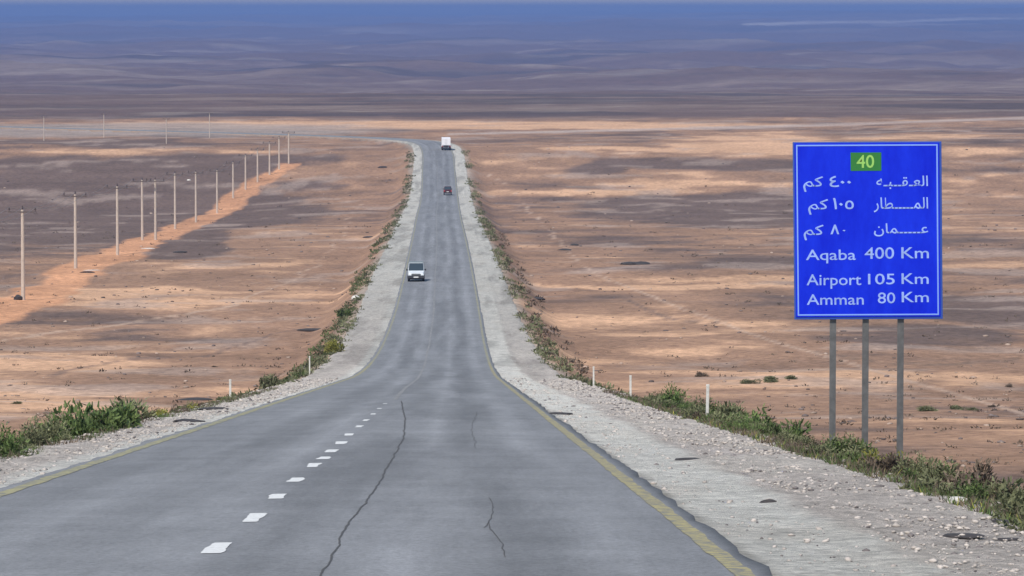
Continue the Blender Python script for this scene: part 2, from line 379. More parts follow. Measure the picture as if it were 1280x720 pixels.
# gravel shoulders
def shoulder(side):
    wfun = wr if side > 0 else wl
    ts = np.concatenate([np.linspace(0, 1, 46), [1.03, 1.16]])
    def ef(D, s):
        y = np.interp(s, _arc, LINE[:, 1]); wd = wfun(y)[:, None]
        inner = 4.0
        wob = ((fbm(s / 2.3, s * 0 + 30 * side, 4, 99) - .5) * .5)[:, None]
        return side * (inner + (wd + wob * D - inner) * D)
    def zf(D, s, X, Y):
        a = np.abs(D); y = np.interp(s, _arc, LINE[:, 1]); wd = wfun(y)
        t = (a - 4.0) / (wd - 4.0)
        rough = sstep(5.3, 6.0, a) if side > 0 else sstep(4.4, 4.9, a)
        z = -.012 * 4 - .055 - .028 * (a - 4)
        z = z + (fbm(X / .35, Y / .35, 3, 101) - .5) * (.015 + .10 * rough)
        z = z + (fbm(X / 1.8, Y / 2.5, 3, 103) - .5) * (.02 + .06 * rough) * sstep(4.0, 4.6, a)
        z = z + .03 * np.exp(-((a - (5.55 if side > 0 else 4.75)) / .22) ** 2) * (.5 + fbm(X / 2, Y / 3, 3, 105)) * sstep(20, 40, s) * (side > 0)
        z[:, -1] -= 1.0; z[:, -2] -= .12
        return z
    def cf(D, s, X, Y):
        a = np.abs(D)
        smooth = np.array((.78, .75, .67)); gravel = np.array((.62, .55, .485)); dust = np.array((.72, .66, .57))
        k = (sstep(5.35, 5.75, a + (fbm(X / 1.2, Y / 3, 3, 107) - .5) * .7) if side > 0 else sstep(4.4, 5.0, a + (fbm(X / 1.2, Y / 2, 3, 107) - .5) * .5))
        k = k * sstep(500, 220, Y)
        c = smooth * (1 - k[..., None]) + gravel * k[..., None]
        dn = sstep(.5, .7, fbm(X / 1.5, Y / 5, 4, 109))[..., None]
        c = c * (1 - dn * .5) + dust * dn * .5
        c = c * (1 + .5 * (fbm(X / .5, Y / .9, 4, 111) - .5))[..., None]
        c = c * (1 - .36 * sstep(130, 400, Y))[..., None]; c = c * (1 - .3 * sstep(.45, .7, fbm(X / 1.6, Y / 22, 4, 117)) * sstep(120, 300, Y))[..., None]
        bd = sstep(1085, 1150, Y)[..., None]; c = c * (1 - bd) + np.array((.34, .25, .19)) * bd
        ed = sstep(4.30, 4.1, a + (fbm(X / .4, Y / 1.5, 3, 113) - .5) * .3)[..., None]    # grit washed off the tar
        return c * (1 - ed * .40 * sstep(260, 90, Y)[..., None])
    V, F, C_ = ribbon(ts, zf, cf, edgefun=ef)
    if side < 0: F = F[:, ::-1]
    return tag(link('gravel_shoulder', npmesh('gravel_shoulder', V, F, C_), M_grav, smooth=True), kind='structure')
M_grav = mat('limestone_gravel', (.4, .37, .33), .95, spec=.15)
att = N(M_grav, 'ShaderNodeVertexColor'); att.layer_name = 'tint'; oc = objco(M_grav)
v1 = ramp(M_grav, noise(M_grav, 4.5, 9, .82, oc), [(.36, .55), (.64, 1.40)])
vo = N(M_grav, 'ShaderNodeTexVoronoi'); vo.inputs['Scale'].default_value = 11; L(M_grav, oc, vo.inputs['Vector'])
v2 = ramp(M_grav, vo.outputs['Distance'], [(.0, 1.12), (.6, .86)])
c = mix(M_grav, 1, att.outputs[0], v1, 'MULTIPLY'); c = mix(M_grav, .8, c, v2, 'MULTIPLY')
L(M_grav, c, base_in(M_grav)); bump(M_grav, noise(M_grav, 7, 8, .8, oc), 1.0, .12)
shoulder(1); shoulder(-1)

# painted lines, centre dashes, cracks: children of the road
def strip_on_road(name, m, spts, dpts, wpts, lift=.005, vary=0, seed=0):
    """ribbon that follows a list of (s, d) with width w"""
    s = np.asarray(spts, float); d = np.asarray(dpts, float); wd = np.asarray(wpts, float)
    if vary:
        wl_ = wd / 2 * (1 + vary * 2 * (fbm(s / .8, s * 0, 3, seed) - .5)); wr_ = wd / 2 * (1 + vary * 2 * (fbm(s / .8, s * 0 + 5, 3, seed + 1) - .5))
    else: wl_ = wr_ = wd / 2
    V = []
    for q in (d - wl_, d, d + wr_):
        X, Y = roadpt(s, q); V.append(np.stack([X, Y, zroad_s(s) - .012 * np.abs(q) + lift], -1))
    V = np.stack(V, 1).reshape(-1, 3)
    return link(name, npmesh(name, V, grid_faces(len(s), 3)), m, road)
def paint(name, col, wear0, wear1, sc_=3.0):
    """paint worn through to the asphalt in a ragged pattern"""
    m = mat(name, col, .75, spec=.3); oc = objco(m)
    f = noise(m, sc_, 8, .75, oc); k = ramp(m, f, [(wear0, 1.0), (wear1, 0.0)])
    c = mix(m, k, (.155, .153, .150), col)
    v = ramp(m, noise(m, 26, 5, .8, oc), [(.3, .75), (.7, 1.2)])
    L(m, mix(m, 1, c, v, 'MULTIPLY'), base_in(m)); return m
M_yel = paint('faded_yellow_paint', (.38, .325, .145), .44, .57, 6)
M_yel2 = paint('dusty_yellow_paint', (.34, .31, .16), .46, .58, 5)
M_yel3 = paint('bleached_yellow_paint', (.33, .31, .19), .40, .62, 3)
M_wht = paint('worn_white_paint', (.66, .66, .64), .58, .68, 7)
s_ = sv[(sv > -45) & (sv < 262)]; sf_ = sv[sv >= 261]
o = strip_on_road('edge_line', M_yel, s_, s_ * 0 + 3.83, s_ * 0 + .165, vary=.45, seed=120); o['label'] = 'worn yellow line along the right edge'
o = strip_on_road('edge_line', M_yel2, s_, s_ * 0 - 3.86, s_ * 0 + .20, vary=.35, seed=125); o['label'] = 'dusty yellow line along the left edge'
for sg in (3.84, -3.86):
    o = strip_on_road('edge_line', M_yel3, sf_, sf_ * 0 + sg, sf_ * 0 + .17, vary=.45, seed=128); o['label'] = 'faded far stretch of the yellow edge line'
# centre dashes (short, worn to stubs on the near slope)
DASH_D = -.45
rr = random.Random(4)
for k, sy in enumerate([28.2, 34.2, 40.2, 45.8, 51.4, 57.6, 61.2, 65.2, 70.6, 77.0, 84.6, 91.5, 99.5, 108, 117]):
    ln = [1.5, 1.6, 1.8, 1.3, 1.4, 1.7, 1.2, 1.5, 1.7, 1.6, 1.6, 1.6, 1.3, 1.0, .8][k]; wd = .17 if k < 9 else .15 if k < 11 else .11
    ln = ln * 1.12; ss = np.linspace(sy - ln / 2, sy + ln / 2, 11); pr = np.array([.8, 1, 1, 1.04, .97, 1, 1, 1.03, .97, 1.0, .8])
    strip_on_road('lane_dash', M_wht, ss, ss * 0 + DASH_D + rr.uniform(-.02, .02), pr * wd * 1.1, vary=.45, seed=130 + k)
# faint long wear streak beyond the dashes
M_str = paint('polished_streak', (.26, .255, .25), .42, .60, 1.2)
s2 = np.arange(125, 1010, 2.0); strip_on_road('centre_streak', M_str, s2, s2 * 0 - .35 + (fbm(s2 / 30, s2 * 0, 3, 9) - .5) * .2, s2 * 0 + .13, vary=.4, seed=140)
# cracks: measured on the photograph, tar filled
M_crk = mat('crack_tar', (.06, .057, .056), .9)
def crack(pts, w0, w1, seed):
    """pts are (px, py) on the near slope; laid where those points lie on the road surface"""
    sd_ = []
    for (a, b) in pts:
        Z = 1.76 / ((b - 12) / FPX - .0836); X = (a - 640) / FPX * Z
        sd_.append((Z, X - float(np.interp(Z, LINE[:, 1], LINE[:, 0]))))
    sd_ = sorted(sd_); s0 = np.array([q[0] for q in sd_]); d0 = np.array([q[1] for q in sd_])
    s = np.arange(s0[0], s0[-1], .22 if s0[-1] - s0[0] > 6 else .08); d = np.interp(s, s0, d0)
    d = d + (fbm(s / 1.6, s * 0, 4, seed) - .5) * .10
    return strip_on_road('crack', M_crk, s, d, np.interp(s, [s[0], s[-1]], [w0, w1]), lift=.004, vary=.5, seed=seed)
crack([(388, 745), (412, 700), (436, 655), (470, 610), (490, 575), (504, 548), (506, 525), (503, 512), (501, 502)], .016, .04, 150)
crack([(631, 697), (628, 680), (616, 668), (613, 652)], .009, .012, 155)
crack([(604, 660), (618, 640), (612, 622)], .008, .010, 160)
crack([(595, 560), (589, 535), (596, 515)], .008, .010, 165)

# ------------------------------------------------------------------ stones on the shoulders
def ico_verts():
    bm = bmesh.new(); bmesh.ops.create_icosphere(bm, subdivisions=1, radius=1)
    v = np.array([q.co[:] for q in bm.verts]); f = np.array([[q.index for q in p.verts] for p in bm.faces]); bm.free(); return v, f
IV, IF = ico_verts()
def scatter_stones(name, pts, sizes, colors, seed=1, flat=.6):
    rs = np.random.RandomState(seed); n = len(pts)
    V = np.repeat(IV[None], n, 0) * (1 + .35 * (rs.rand(n, len(IV), 1) - .5) * 1.6)
    ang = rs.rand(n) * 6.283; ca, sa = np.cos(ang)[:, None], np.sin(ang)[:, None]
    st = 1 + rs.rand(n, 1) * .6
    x = V[..., 0] * st; y = V[..., 1]
    V = np.stack([x * ca - y * sa, x * sa + y * ca, V[..., 2] * flat], -1) * np.asarray(sizes)[:, None, None] + np.asarray(pts)[:, None, :]
    F = (IF[None] + (np.arange(n) * len(IV))[:, None, None]).reshape(-1, 3)
    C_ = np.repeat(np.asarray(colors)[:, None, :], len(IV), 1).reshape(-1, 3)
    return npmesh(name, V.reshape(-1, 3), F, C_)
M_stone = mat('stone', (.4, .36, .32), .9, spec=.2)
att = N(M_stone, 'ShaderNodeVertexColor'); att.layer_name = 'tint'
v = ramp(M_stone, noise(M_stone, 14, 6, .7, objco(M_stone)), [(.3, .7), (.7, 1.2)]); L(M_stone, mix(M_stone, 1, att.outputs[0], v, 'MULTIPLY'), base_in(M_stone))
def shoulder_z(side, s, a):
    return float(zroad_s(s)) - .048 - .055 - .028 * (a - 4)
rs = np.random.RandomState(11)
pts, sz, cl = [], [], []
for i in range(16000):
    side = 1 if rs.rand() < .62 else -1
    s = 24 + 190 * rs.rand() ** 1.7
    wd = float((wr if side > 0 else wl)(s))
    a = (5.45 + (wd - 5.2) * rs.rand() ** .8) if side > 0 else (4.5 + (wd - 4.2) * rs.rand())
    if rs.rand() < .08: a = 4.2 + rs.rand() * 1.2
    x, y = roadpt(s, side * a); r = (.008 + .022 * rs.rand() ** 4) * (1 + s / 120)
    pts.append((x, y, shoulder_z(side, s, a) + r * .15)); sz.append(r)
    b = .78 + .4 * rs.rand(); tn = rs.rand()
    cl.append(np.array((.46, .41, .365)) * b if tn > .15 else np.array((.16, .14, .135)) * b)
tag(link('loose_stones', scatter_stones('loose_stones', pts, sz, cl, 12), M_stone), 'loose pale pebbles strewn over the gravel shoulders beside the road', 'gravel', kind='stuff')

# desert stones and tiny scrub out on the plain
pts, sz, cl = [], [], []
for i in range(3500):
    y = 90 * math.exp(rs.rand() * 2.5); x = (rs.rand() * 2 - 1) * .15 * (y + 20)
    d = float(road_d(x, y))
    if -wl(y) - 1 < d < wr(y) + 1: continue
    r = .03 + .11 * rs.rand() ** 3 * (1 + y / 400)
    pts.append((x, y, 0)); sz.append(r); b = .6 + .8 * rs.rand()
    cl.append(np.array((.15, .12, .11)) * b if rs.rand() < .6 else np.array((.33, .25, .2)) * b)
pts = np.array(pts); pts[:, 2] = ground(pts[:, 0], pts[:, 1]) + np.array(sz) * .2
tag(link('desert_stones', scatter_stones('desert_stones', pts, sz, cl, 13, .5), M_stone), 'small brown and dark stones scattered across the open desert plain', 'stones', kind='stuff')

# ------------------------------------------------------------------ single rocks
def rock(px, py, size, col, label, cat='rock', flat=.55, stretch=1.5, name='rock', group=None, on_shoulder=False, seed=0, rz=None):
    if on_shoulder:
        Z = 1.76 / ((py - 12) / FPX - .0836) if py > 470 else None
        if Z is None: x, y, z = at(px, py)
        else:
            x = (px - 640) / FPX * Z; y = Z; d = float(road_d(x, y)); z = shoulder_z(1 if d > 0 else -1, Z, abs(d))
    else: x, y, z = at(px, py)
    bm = bmesh.new(); bmesh.ops.create_icosphere(bm, subdivisions=2, radius=1)
    rg = random.Random(seed + int(px * 3 + py))
    off = rg.uniform(0, 90)
    for v in bm.verts:
        c_ = v.co.copy(); k = float(fbm(np.array([c_.x * 1.3 + off]), np.array([c_.y * 1.3 + c_.z * 2]), 3, 5)[0])
        v.co = c_ * (.65 + .75 * k)
        v.co.x *= stretch; v.co.z *= flat
        v.co *= size
    m = [M_drock, M_prock][col]
    o = bm_obj(name, bm, m); o.location = (x, y, z + size * flat * .25); o.rotation_euler = (0, 0, rg.uniform(-.3, .3) if rz is None else rz)
    return tag(o, label, cat, group)
M_drock = worn('dark_basalt', (.045, .040, .040), .4, 8, .85); M_prock = worn('pale_limestone', (.60, .57, .52), .3, 8, .9)
rock(1200, 610, .09, 1, 'pale white stone among green weeds on the right verge', seed=1, on_shoulder=True, flat=.7)
rock(1209, 651, .12, 0, 'flat dark slab lying on the gravel near the lower right corner', on_shoulder=True, flat=.18, stretch=1.7)
rock(1257, 633, .08, 0, 'black stone at the edge of weeds on the far right', on_shoulder=True, flat=.4)
rock(1262, 654, .08, 0, 'dark flat stone on gravel right of the larger slab', on_shoulder=True, flat=.25)
rock(1243, 711, .07, 0, 'small dark stone on gravel at the bottom right corner', on_shoulder=True, flat=.5)
rock(962, 617, .07, 0, 'small dark stone in the middle of the right gravel shoulder', on_shoulder=True, flat=.6)
rock(865, 567, .16, 0, 'dark broken slab at the inner side of the right gravel bank', on_shoulder=True, flat=.25)
rock(700, 514, .22, 0, 'dark lump of broken tar at the right road edge', on_shoulder=True, flat=.25)
rock(655, 450, .5, 0, 'long dark slab on the right shoulder below the dip', flat=.16, stretch=1.4, on_shoulder=True)
rock(264, 507, .30, 0, 'flat dark slab on the left gravel shoulder below the black one', on_shoulder=True, flat=.2)
rock(235, 522, .26, 0, 'small dark slab lowest on the left gravel shoulder', on_shoulder=True, flat=.2)
rock(445, 374, .42, 1, 'pale boulder above the round bush on the left verge', flat=.7, stretch=1.1)
rock(671, 374, .55, 0, 'black flat boulder on the plain just right of the road', flat=.35, stretch=1.7)
rock(706, 313, .7, 0, 'left one of two dark boulders right of the road', flat=.35, stretch=1.5)
rock(718, 307, .6, 0, 'right one of two dark boulders right of the road', flat=.4, stretch=1.3)
rock(787, 331, .9, 0, 'left of a close pair of dark boulders on the right plain', flat=.4)
rock(801, 331, .8, 0, 'right of a close pair of dark boulders on the right plain', flat=.4)
rock(110, 341, .55, 0, 'dark stone at the foot of the third power pole', flat=.3, stretch=1.8)
rock(115, 338, .4, 1, 'white stone patch beside the second power pole', flat=.16, stretch=2.6)
rock(185, 311, .5, 1, 'white flat stone near the fourth power pole', flat=.2, stretch=2.4)
rock(225, 316, .7, 0, 'dark flat boulder on the dark pan right of the poles', flat=.3, stretch=1.6)
rock(23, 375, .55, 0, 'black stone at the foot of the nearest power pole', flat=.8, stretch=1)
rock(463, 297, .6, 0, 'dark low boulder on the left plain near the road', flat=.3, stretch=2.0)
rock(478, 210, .8, 0, 'dark boulder high on the left plain near the bend', flat=.4, stretch=1.5)
rock(395, 413, .8, 0, 'long dark slab on the left plain above the yellow bush', flat=.2, stretch=2.6)
rock(236, 226, .45, 1, 'white stone far off among the power poles', flat=.6, stretch=1.2)

# ------------------------------------------------------------------ shrubs
def leaf_mat(name, c0, c1, yellow=None):
    m = mat(name, c0, .8, spec=.25); oc = objco(m)
    oi = N(m, 'ShaderNodeObjectInfo')
    at_ = N(m, 'ShaderNodeVertexColor'); at_.layer_name = 'tint'
    c = mix(m, ramp(m, noise(m, 4, 4, .6, oc), [(.35, 0.0), (.65, 1.0)]), c0, c1)
    c = mix(m, 1, c, at_.outputs[0], 'MULTIPLY')
    h = N(m, 'ShaderNodeHueSaturation'); L(m, c, h.inputs['Color'])
    mr = N(m, 'ShaderNodeMapRange'); mr.inputs[3].default_value = .75; mr.inputs[4].default_value = 1.3; L(m, oi.outputs['Random'], mr.inputs[0]); L(m, mr.outputs[0], h.inputs['Value'])
    L(m, h.outputs[0], base_in(m)); return m
M_olive = leaf_mat('olive_leaf', (.100, .110, .055), (.175, .180, .095))
M_green = leaf_mat('green_leaf', (.058, .092, .030), (.115, .155, .050))
M_brown = leaf_mat('brown_twig', (.095, .070, .050), (.17, .13, .095))
M_yell = leaf_mat('yellow_green_leaf', (.19, .19, .04), (.30, .28, .06))
M_wood = worn('woody_stem', (.12, .09, .065), .3, 20, .9)
def bush_mesh(seed, n=1500, rx=.5, rz=.42, leaf=.045, spiky=.3):
    rs = np.random.RandomState(seed)
    nb = rs.randint(5, 9)                                  # lobes of unequal size
    cen = np.stack([rs.normal(0, .34 * rx, nb) * 1.3, rs.normal(0, .34 * rx, nb), rs.rand(nb) * rz * .75], 1)
    rad = (.24 + .30 * rs.rand(nb)) * rx
    k = rs.randint(0, nb, n); v = rs.normal(size=(n, 3)); v /= np.linalg.norm(v, axis=1)[:, None]
    rr_ = rad[k] * (1 - .55 * rs.rand(n) ** 1.8)
    lob = .75 + .5 * vnoise(v[:, 0] * 3 + k * 7, v[:, 1] * 3 + v[:, 2] * 3, seed)
    P = cen[k] + v * (rr_ * lob)[:, None]
    P[:, 2] = np.abs(P[:, 2]) * (.9 + spiky * rs.rand(n))
    d = v + rs.normal(size=(n, 3)) * .7 + np.array((0, 0, .7)); d /= np.linalg.norm(d, axis=1)[:, None]
    u = np.cross(d, rs.normal(size=(n, 3))); u /= np.linalg.norm(u, axis=1)[:, None] + 1e-9
    ll = leaf * (.6 + .9 * rs.rand(n))[:, None]; ww = ll * .32
    A = P - u * ww; B = P + u * ww; Cc = P + d * ll * 1.5 + u * ww * .4; D = P + d * ll * 1.5 - u * ww * .4
    V = np.stack([A, B, Cc, D], 1).reshape(-1, 3)
    tint = np.repeat((.7 + .6 * rs.rand(n) + .15 * (k % 3 - 1))[:, None], 4, 1).reshape(-1, 1) * np.ones((1, 3))
    F = np.arange(n * 4).reshape(-1, 4)
    return npmesh('foliage', V, F, tint)
def stem_mesh(seed, rx=.4, rz=.4):
    rg = random.Random(seed); bm = bmesh.new()
    for i in range(11):
        a = rg.uniform(0, 6.28); r = rg.uniform(.1, .9) * rx
        p = Vector((0, 0, -.05)); q = Vector((math.cos(a) * r * .5, math.sin(a) * r * .5, rz * .45)); e = Vector((math.cos(a) * r, math.sin(a) * r, rz * rg.uniform(.6, 1.05)))
        cyl(bm, p, q, .016, .010, 5); cyl(bm, q, e, .010, .004, 5)
    me = bpy.data.meshes.new('stem'); bm.to_mesh(me); bm.free(); me.materials.append(M_wood); return me
MB = {}
for nm, mm in (('olive', M_olive), ('green', M_green), ('brown', M_brown), ('yellow', M_yell)):
    for q in range(4):
        me = bush_mesh(200 + q + len(MB) * 7, n=1500, spiky=[.2, .6, .35, .9][q]); me.materials.append(mm)
        MB[nm, q] = me
SM = [stem_mesh(300 + q) for q in range(4)]
def shrub(x, y, z, scale, kind, q, label, group, hs=1.0, rz=0.0, name='shrub'):
    o = empty(name, (x, y, z), rz); o.scale = (scale, scale, scale * hs)
    f = link('foliage', MB[kind, q], parent=o)
    s_ = link('stem', SM[q], parent=o)
    return tag(o, label, 'shrub', group)
rg = random.Random(21)
def bank(side, s, out):
    """point on the bank `out` metres beyond the gravel's edge"""
    yq = float(np.interp(s, _arc, LINE[:, 1])); d = side * (float((wr if side > 0 else wl)(yq)) + out)
    x, y = roadpt(s, d); return float(x), float(y), G(float(x), float(y))
KW = {'olive': 'olive', 'green': 'green', 'brown': 'dry brown', 'yellow': 'yellow-green'}
# hand placed shrubs: (px of centre, py of foot, width in px, kind, label)
HAND = [
 (1118, 572, 62, 'brown', 'dark reddish brown bush at the foot of the right sign post'),
 (1052, 562, 50, 'green', 'dark green bush between the left and middle sign posts'),
 (1062, 578, 56, 'green', 'leafy green weed clump in front of the middle sign post'),
 (1098, 588, 50, 'yellow', 'yellow-flecked green clump just below the middle sign post'),
 (985, 536, 66, 'green', 'dense dark green bush between the tall marker and the sign'),
 (945, 530, 56, 'green', 'green bush second to the right of the tall marker'),
 (908, 514, 52, 'olive', 'olive bush right beside the tall white marker post'),
 (850, 505, 36, 'green', 'green bush just left of the tall white marker post'),
 (1150, 590, 66, 'olive', 'grey-olive bush right of the sign at the gravel edge'),
 (1215, 598, 80, 'brown', 'large greyish brown bush far right of the sign'),
 (1262, 610, 76, 'olive', 'olive bush at the right edge of the view'),
 (1180, 605, 46, 'green', 'small green clump left of the pale white stone'),
 (110, 540, 90, 'green', 'biggest dark green bush on the left verge, in the middle'),
 (70, 548, 74, 'green', 'dark green bush at the lower end of the left clump'),
 (150, 530, 70, 'olive', 'olive-green bush at the right end of the left clump'),
 (40, 552, 50, 'olive', 'low olive bush nearest the left edge of the view'),
 (433, 396, 28, 'green', 'rounded dark bush on the left bank below the pale boulder'),
 (406, 444, 34, 'yellow', 'yellow-green bush on the left bank by the dip'),
 (340, 470, 30, 'olive', 'grey-green bush between the left markers')]
def verge_at(px, side, out):
    ss = np.arange(38, 400, .5)
    yq = np.interp(ss, _arc, LINE[:, 1]); X, Y = roadpt(ss, side * ((wr if side > 0 else wl)(yq) + out)); Z = ground(X, Y)
    k = int(np.argmin(np.abs(pix(X, Y, Z)[0] - px))); return float(X[k]), float(Y[k]), float(Z[k])
def near_xyz(px, py):
    """on the near bank the foot is found by walking the ray down to the terrain"""
    return at(px, py, 28)
for i, (px, py, wpx, kind, lab) in enumerate(HAND):
    x, y, z = near_xyz(px, py) if px in (433, 406) else verge_at(px, 1 if px > 640 else -1, (.35 if 1040 < px < 1160 else .6) + .3 * (i % 3))
    shrub(x, y, z - .05, wpx * y / FPX / .95 * (1.0 if px in (433, 406) else 1.3), kind, i % 4, lab, None, .9, rg.uniform(0, 6))
cnt = 0
SECT = {1: [(44, 'in the lower right corner'), (66, 'below the road sign'), (82, 'at the feet of the sign posts'), (98, 'between the sign and the tall marker'), (118, 'around the middle marker'), (999, 'beyond the middle marker')],
        -1: [(70, 'below the big left bush'), (90, 'around the big left bush'), (112, 'between the big left bush and the left marker'), (999, 'beyond the left marker')]}
SIZE = {0: 'small', 1: 'medium', 2: 'large'}
def row(side, s0, s1, lo, hi, scl, dens=1.0, kinds='oooggby'):
    global cnt
    s = s0
    while s < s1:
        s += rg.uniform(.35, .95) * (1 + s / 160) / dens
        x, y, z = bank(side, s, rg.uniform(lo, hi))
        kd = {'o': 'olive', 'g': 'green', 'b': 'brown', 'y': 'yellow'}[rg.choice(kinds)]
        q = rg.uniform(.5, 1.2); sec = [t_ for v_, t_ in SECT[side] if s < v_][0]
        lab = '%s %s verge shrub %s' % (SIZE[0 if q < .72 else 1 if q < .98 else 2], KW[kd], sec)
        shrub(x, y, z - .04, scl * q, kd, rg.randrange(4), lab, 'shrubs along the right verge' if side > 0 else 'shrubs along the left verge', rg.uniform(.6, .95), rg.uniform(0, 6)); cnt += 1
row(1, 38, 80, -.2, .9, .78, 1.4, 'oooooggbb')
row(1, 80, 135, -.15, 1.0, .78, 2.0, 'ooooggggb')
row(1, 40, 125, .9, 2.6, .7, .7, 'ooogbbb')
row(-1, 52, 90, -.1, 1.2, .9, 1.1, 'ooogggb')
row(-1, 90, 150, -.2, .9, .6, 1.3, 'oobbgy')
print('verge shrubs', cnt)

# farther verge scrub and weeds reading as one mass
def mass(name, spots, leaf, label, cat, m, seed, per=26):
    rs = np.random.RandomState(seed); Vs = []; Ts = []
    for (x, y, z, r, h) in spots:
        n = per
        v = rs.normal(size=(n, 3)); v /= np.linalg.norm(v, axis=1)[:, None]
        P = v * np.array((r, r, h)) * (1 - .5 * rs.rand(n, 1)); P[:, 2] = np.abs(P[:, 2]); P += (x, y, z)
        d = v + rs.normal(size=(n, 3)) * .6 + (0, 0, .6); d /= np.linalg.norm(d, axis=1)[:, None]
        u = np.cross(d, rs.normal(size=(n, 3))); u /= np.linalg.norm(u, axis=1)[:, None] + 1e-9
        ll = (leaf * r * (.6 + .8 * rs.rand(n)))[:, None]
        Vs.append(np.stack([P - u * ll * .3, P + u * ll * .3, P + d * ll + u * ll * .12, P + d * ll - u * ll * .12], 1).reshape(-1, 3))
        Ts.append(np.full((n * 4, 1), .6 + .7 * rs.rand()) * np.ones((1, 3)))
    V = np.concatenate(Vs); return tag(link(name, npmesh(name, V, np.arange(len(V)).reshape(-1, 4), np.concatenate(Ts)), m), label, cat, kind='stuff')
def far_spots(side, s0, s1, lo, hi, base, dens):
    out = []; s = s0
    while s < s1:
        s += rg.uniform(.4, 1.6) * (1 + s / 300) / dens
        gap = float(vnoise(np.array([s / 22]), np.array([side * 5.0]), 3)[0])
        if gap < .42 and rg.random() < .8: continue
        x, y, z = bank(side, s, rg.uniform(lo, hi)); r = base * rg.uniform(.5, 1.3) * (1 + s / 900)
        out.append((x, y, z - .05, r, r * rg.uniform(.5, .9)))
    return out
for nm, sp, m_, sd_, lb in (
    ('verge_scrub', far_spots(1, 120, 1040, -.2, 1.9, .34, 1.8), M_olive, 1, 'grey-green scrub running along the right bank down to the dip'),
    ('verge_scrub', far_spots(1, 120, 700, .4, 4.0, .36, .6), M_brown, 2, 'dry brown scrub mixed into the right bank beyond the markers'),
    ('verge_scrub', far_spots(-1, 140, 1040, -.2, 1.9, .34, 1.8), M_olive, 3, 'grey-green scrub running along the left bank down to the dip'),
    ('verge_scrub', far_spots(-1, 140, 620, .3, 3.0, .36, .5), M_green, 4, 'darker green scrub clumps along the left bank')):
    mass(nm, sp, .34, lb, 'scrub', m_, sd_, 34)
# grass and weeds at the gravel's edge near the camera
def grass(name, side, s0, s1, n, label, m, seed, hmax=.22):
    rs = np.random.RandomState(seed); s = s0 + (s1 - s0) * rs.rand(n) ** 1.3
    y_ = np.interp(s, _arc, LINE[:, 1]); o_ = -.35 + 2.6 * rs.rand(n) ** 1.3
    cl_ = vnoise(s / 1.2, o_ * 2, seed) > .38
    s, y_, o_ = s[cl_], y_[cl_], o_[cl_]; n = len(s)
    x, y = roadpt(s, side * ((wr if side > 0 else wl)(y_) + o_)); z = ground(x, y) + np.where(o_ < 0, .1, 0) - .02
    P = np.stack([x, y, z], 1); a = rs.rand(n) * 6.28; u = np.stack([np.cos(a), np.sin(a), a * 0], 1)
    d = rs.normal(size=(n, 3)) * .45; d[:, 2] = 1; h = (hmax * (.4 + .8 * rs.rand(n)))[:, None]; w_ = .006 * (1 + s / 60)[:, None]
    V = np.stack([P - u * w_, P + u * w_, P + d * h], 1).reshape(-1, 3)
    T = np.repeat((.6 + .8 * rs.rand(n))[:, None], 3, 1).reshape(-1, 1) * np.ones((1, 3))
    tag(link(name, npmesh(name, V, np.arange(n * 3).reshape(-1, 3), T), m), label, 'grass', kind='stuff')
grass('weeds', 1, 36, 150, 20000, 'green weeds and grass tufts along the right gravel edge', M_green, 31, .13)
grass('weeds', 1, 36, 120, 2500, 'yellow flowering weeds thinly mixed into the right gravel edge', M_yell, 32, .15)
grass('weeds', -1, 50, 170, 16000, 'green weeds and grass tufts along the left gravel edge', M_green, 33, .13)
grass('dry_grass', 1, 36, 160, 12000, 'dry tan grass mixed into the right verge', M_brown, 34, .2)
grass('dry_grass', -1, 50, 170, 8000, 'dry tan grass mixed into the left verge', M_brown, 35, .18)
# scattered scrub out on the plain
sp = []
for i in range(1500):
    y = 110 * math.exp(rg.random() * 2.2); x = rg.uniform(-.14, .14) * y; d = float(road_d(x, y))
    if -wl(y) - 3 < d < wr(y) + 3: continue
    r = rg.uniform(.08, .26) * (1 + y / 700); sp.append((x, y, G(x, y) - .03, r, r * .6))
mass('desert_scrub', sp, .4, 'tiny dark tufts of scrub dotted over the open plain', 'scrub', M_brown, 5, 14)
for (px, py, wpx, kind, lab) in [
    (935, 480, 24, 'olive', 'left bush of three on the sandy strip left of the sign'), (962, 478, 30, 'olive', 'middle bush of three on the sandy strip left of the sign'),
    (990, 474, 22, 'olive', 'right bush of three on the sandy strip left of the sign posts'), (1196, 512, 22, 'olive', 'left bush of the row right of the sign posts'),
    (1215, 513, 18, 'olive', 'second bush of the row right of the sign posts'), (1240, 509, 14, 'brown', 'last small bush of the row right of the sign posts'),
    (1262, 484, 16, 'brown', 'lone dark bush on sand near the right edge'), (1160, 514, 28, 'olive', 'low bush just right of the right sign post'), (876, 471, 22, 'brown', 'reddish low bush above the tall marker post'),
    (20, 505, 16, 'olive', 'small bush on the sand near the left edge'), (268, 459, 10, 'brown', 'tiny bush on the sand above the left marker'), (1275, 604, 18, 'green', 'green sprig by the right edge of the view')]:
    x, y, z = at(px, py, 28)
    shrub(x, y, z - .04, wpx * y / FPX / .95, kind, rg.randrange(4), lab, None, .5, rg.uniform(0, 6))

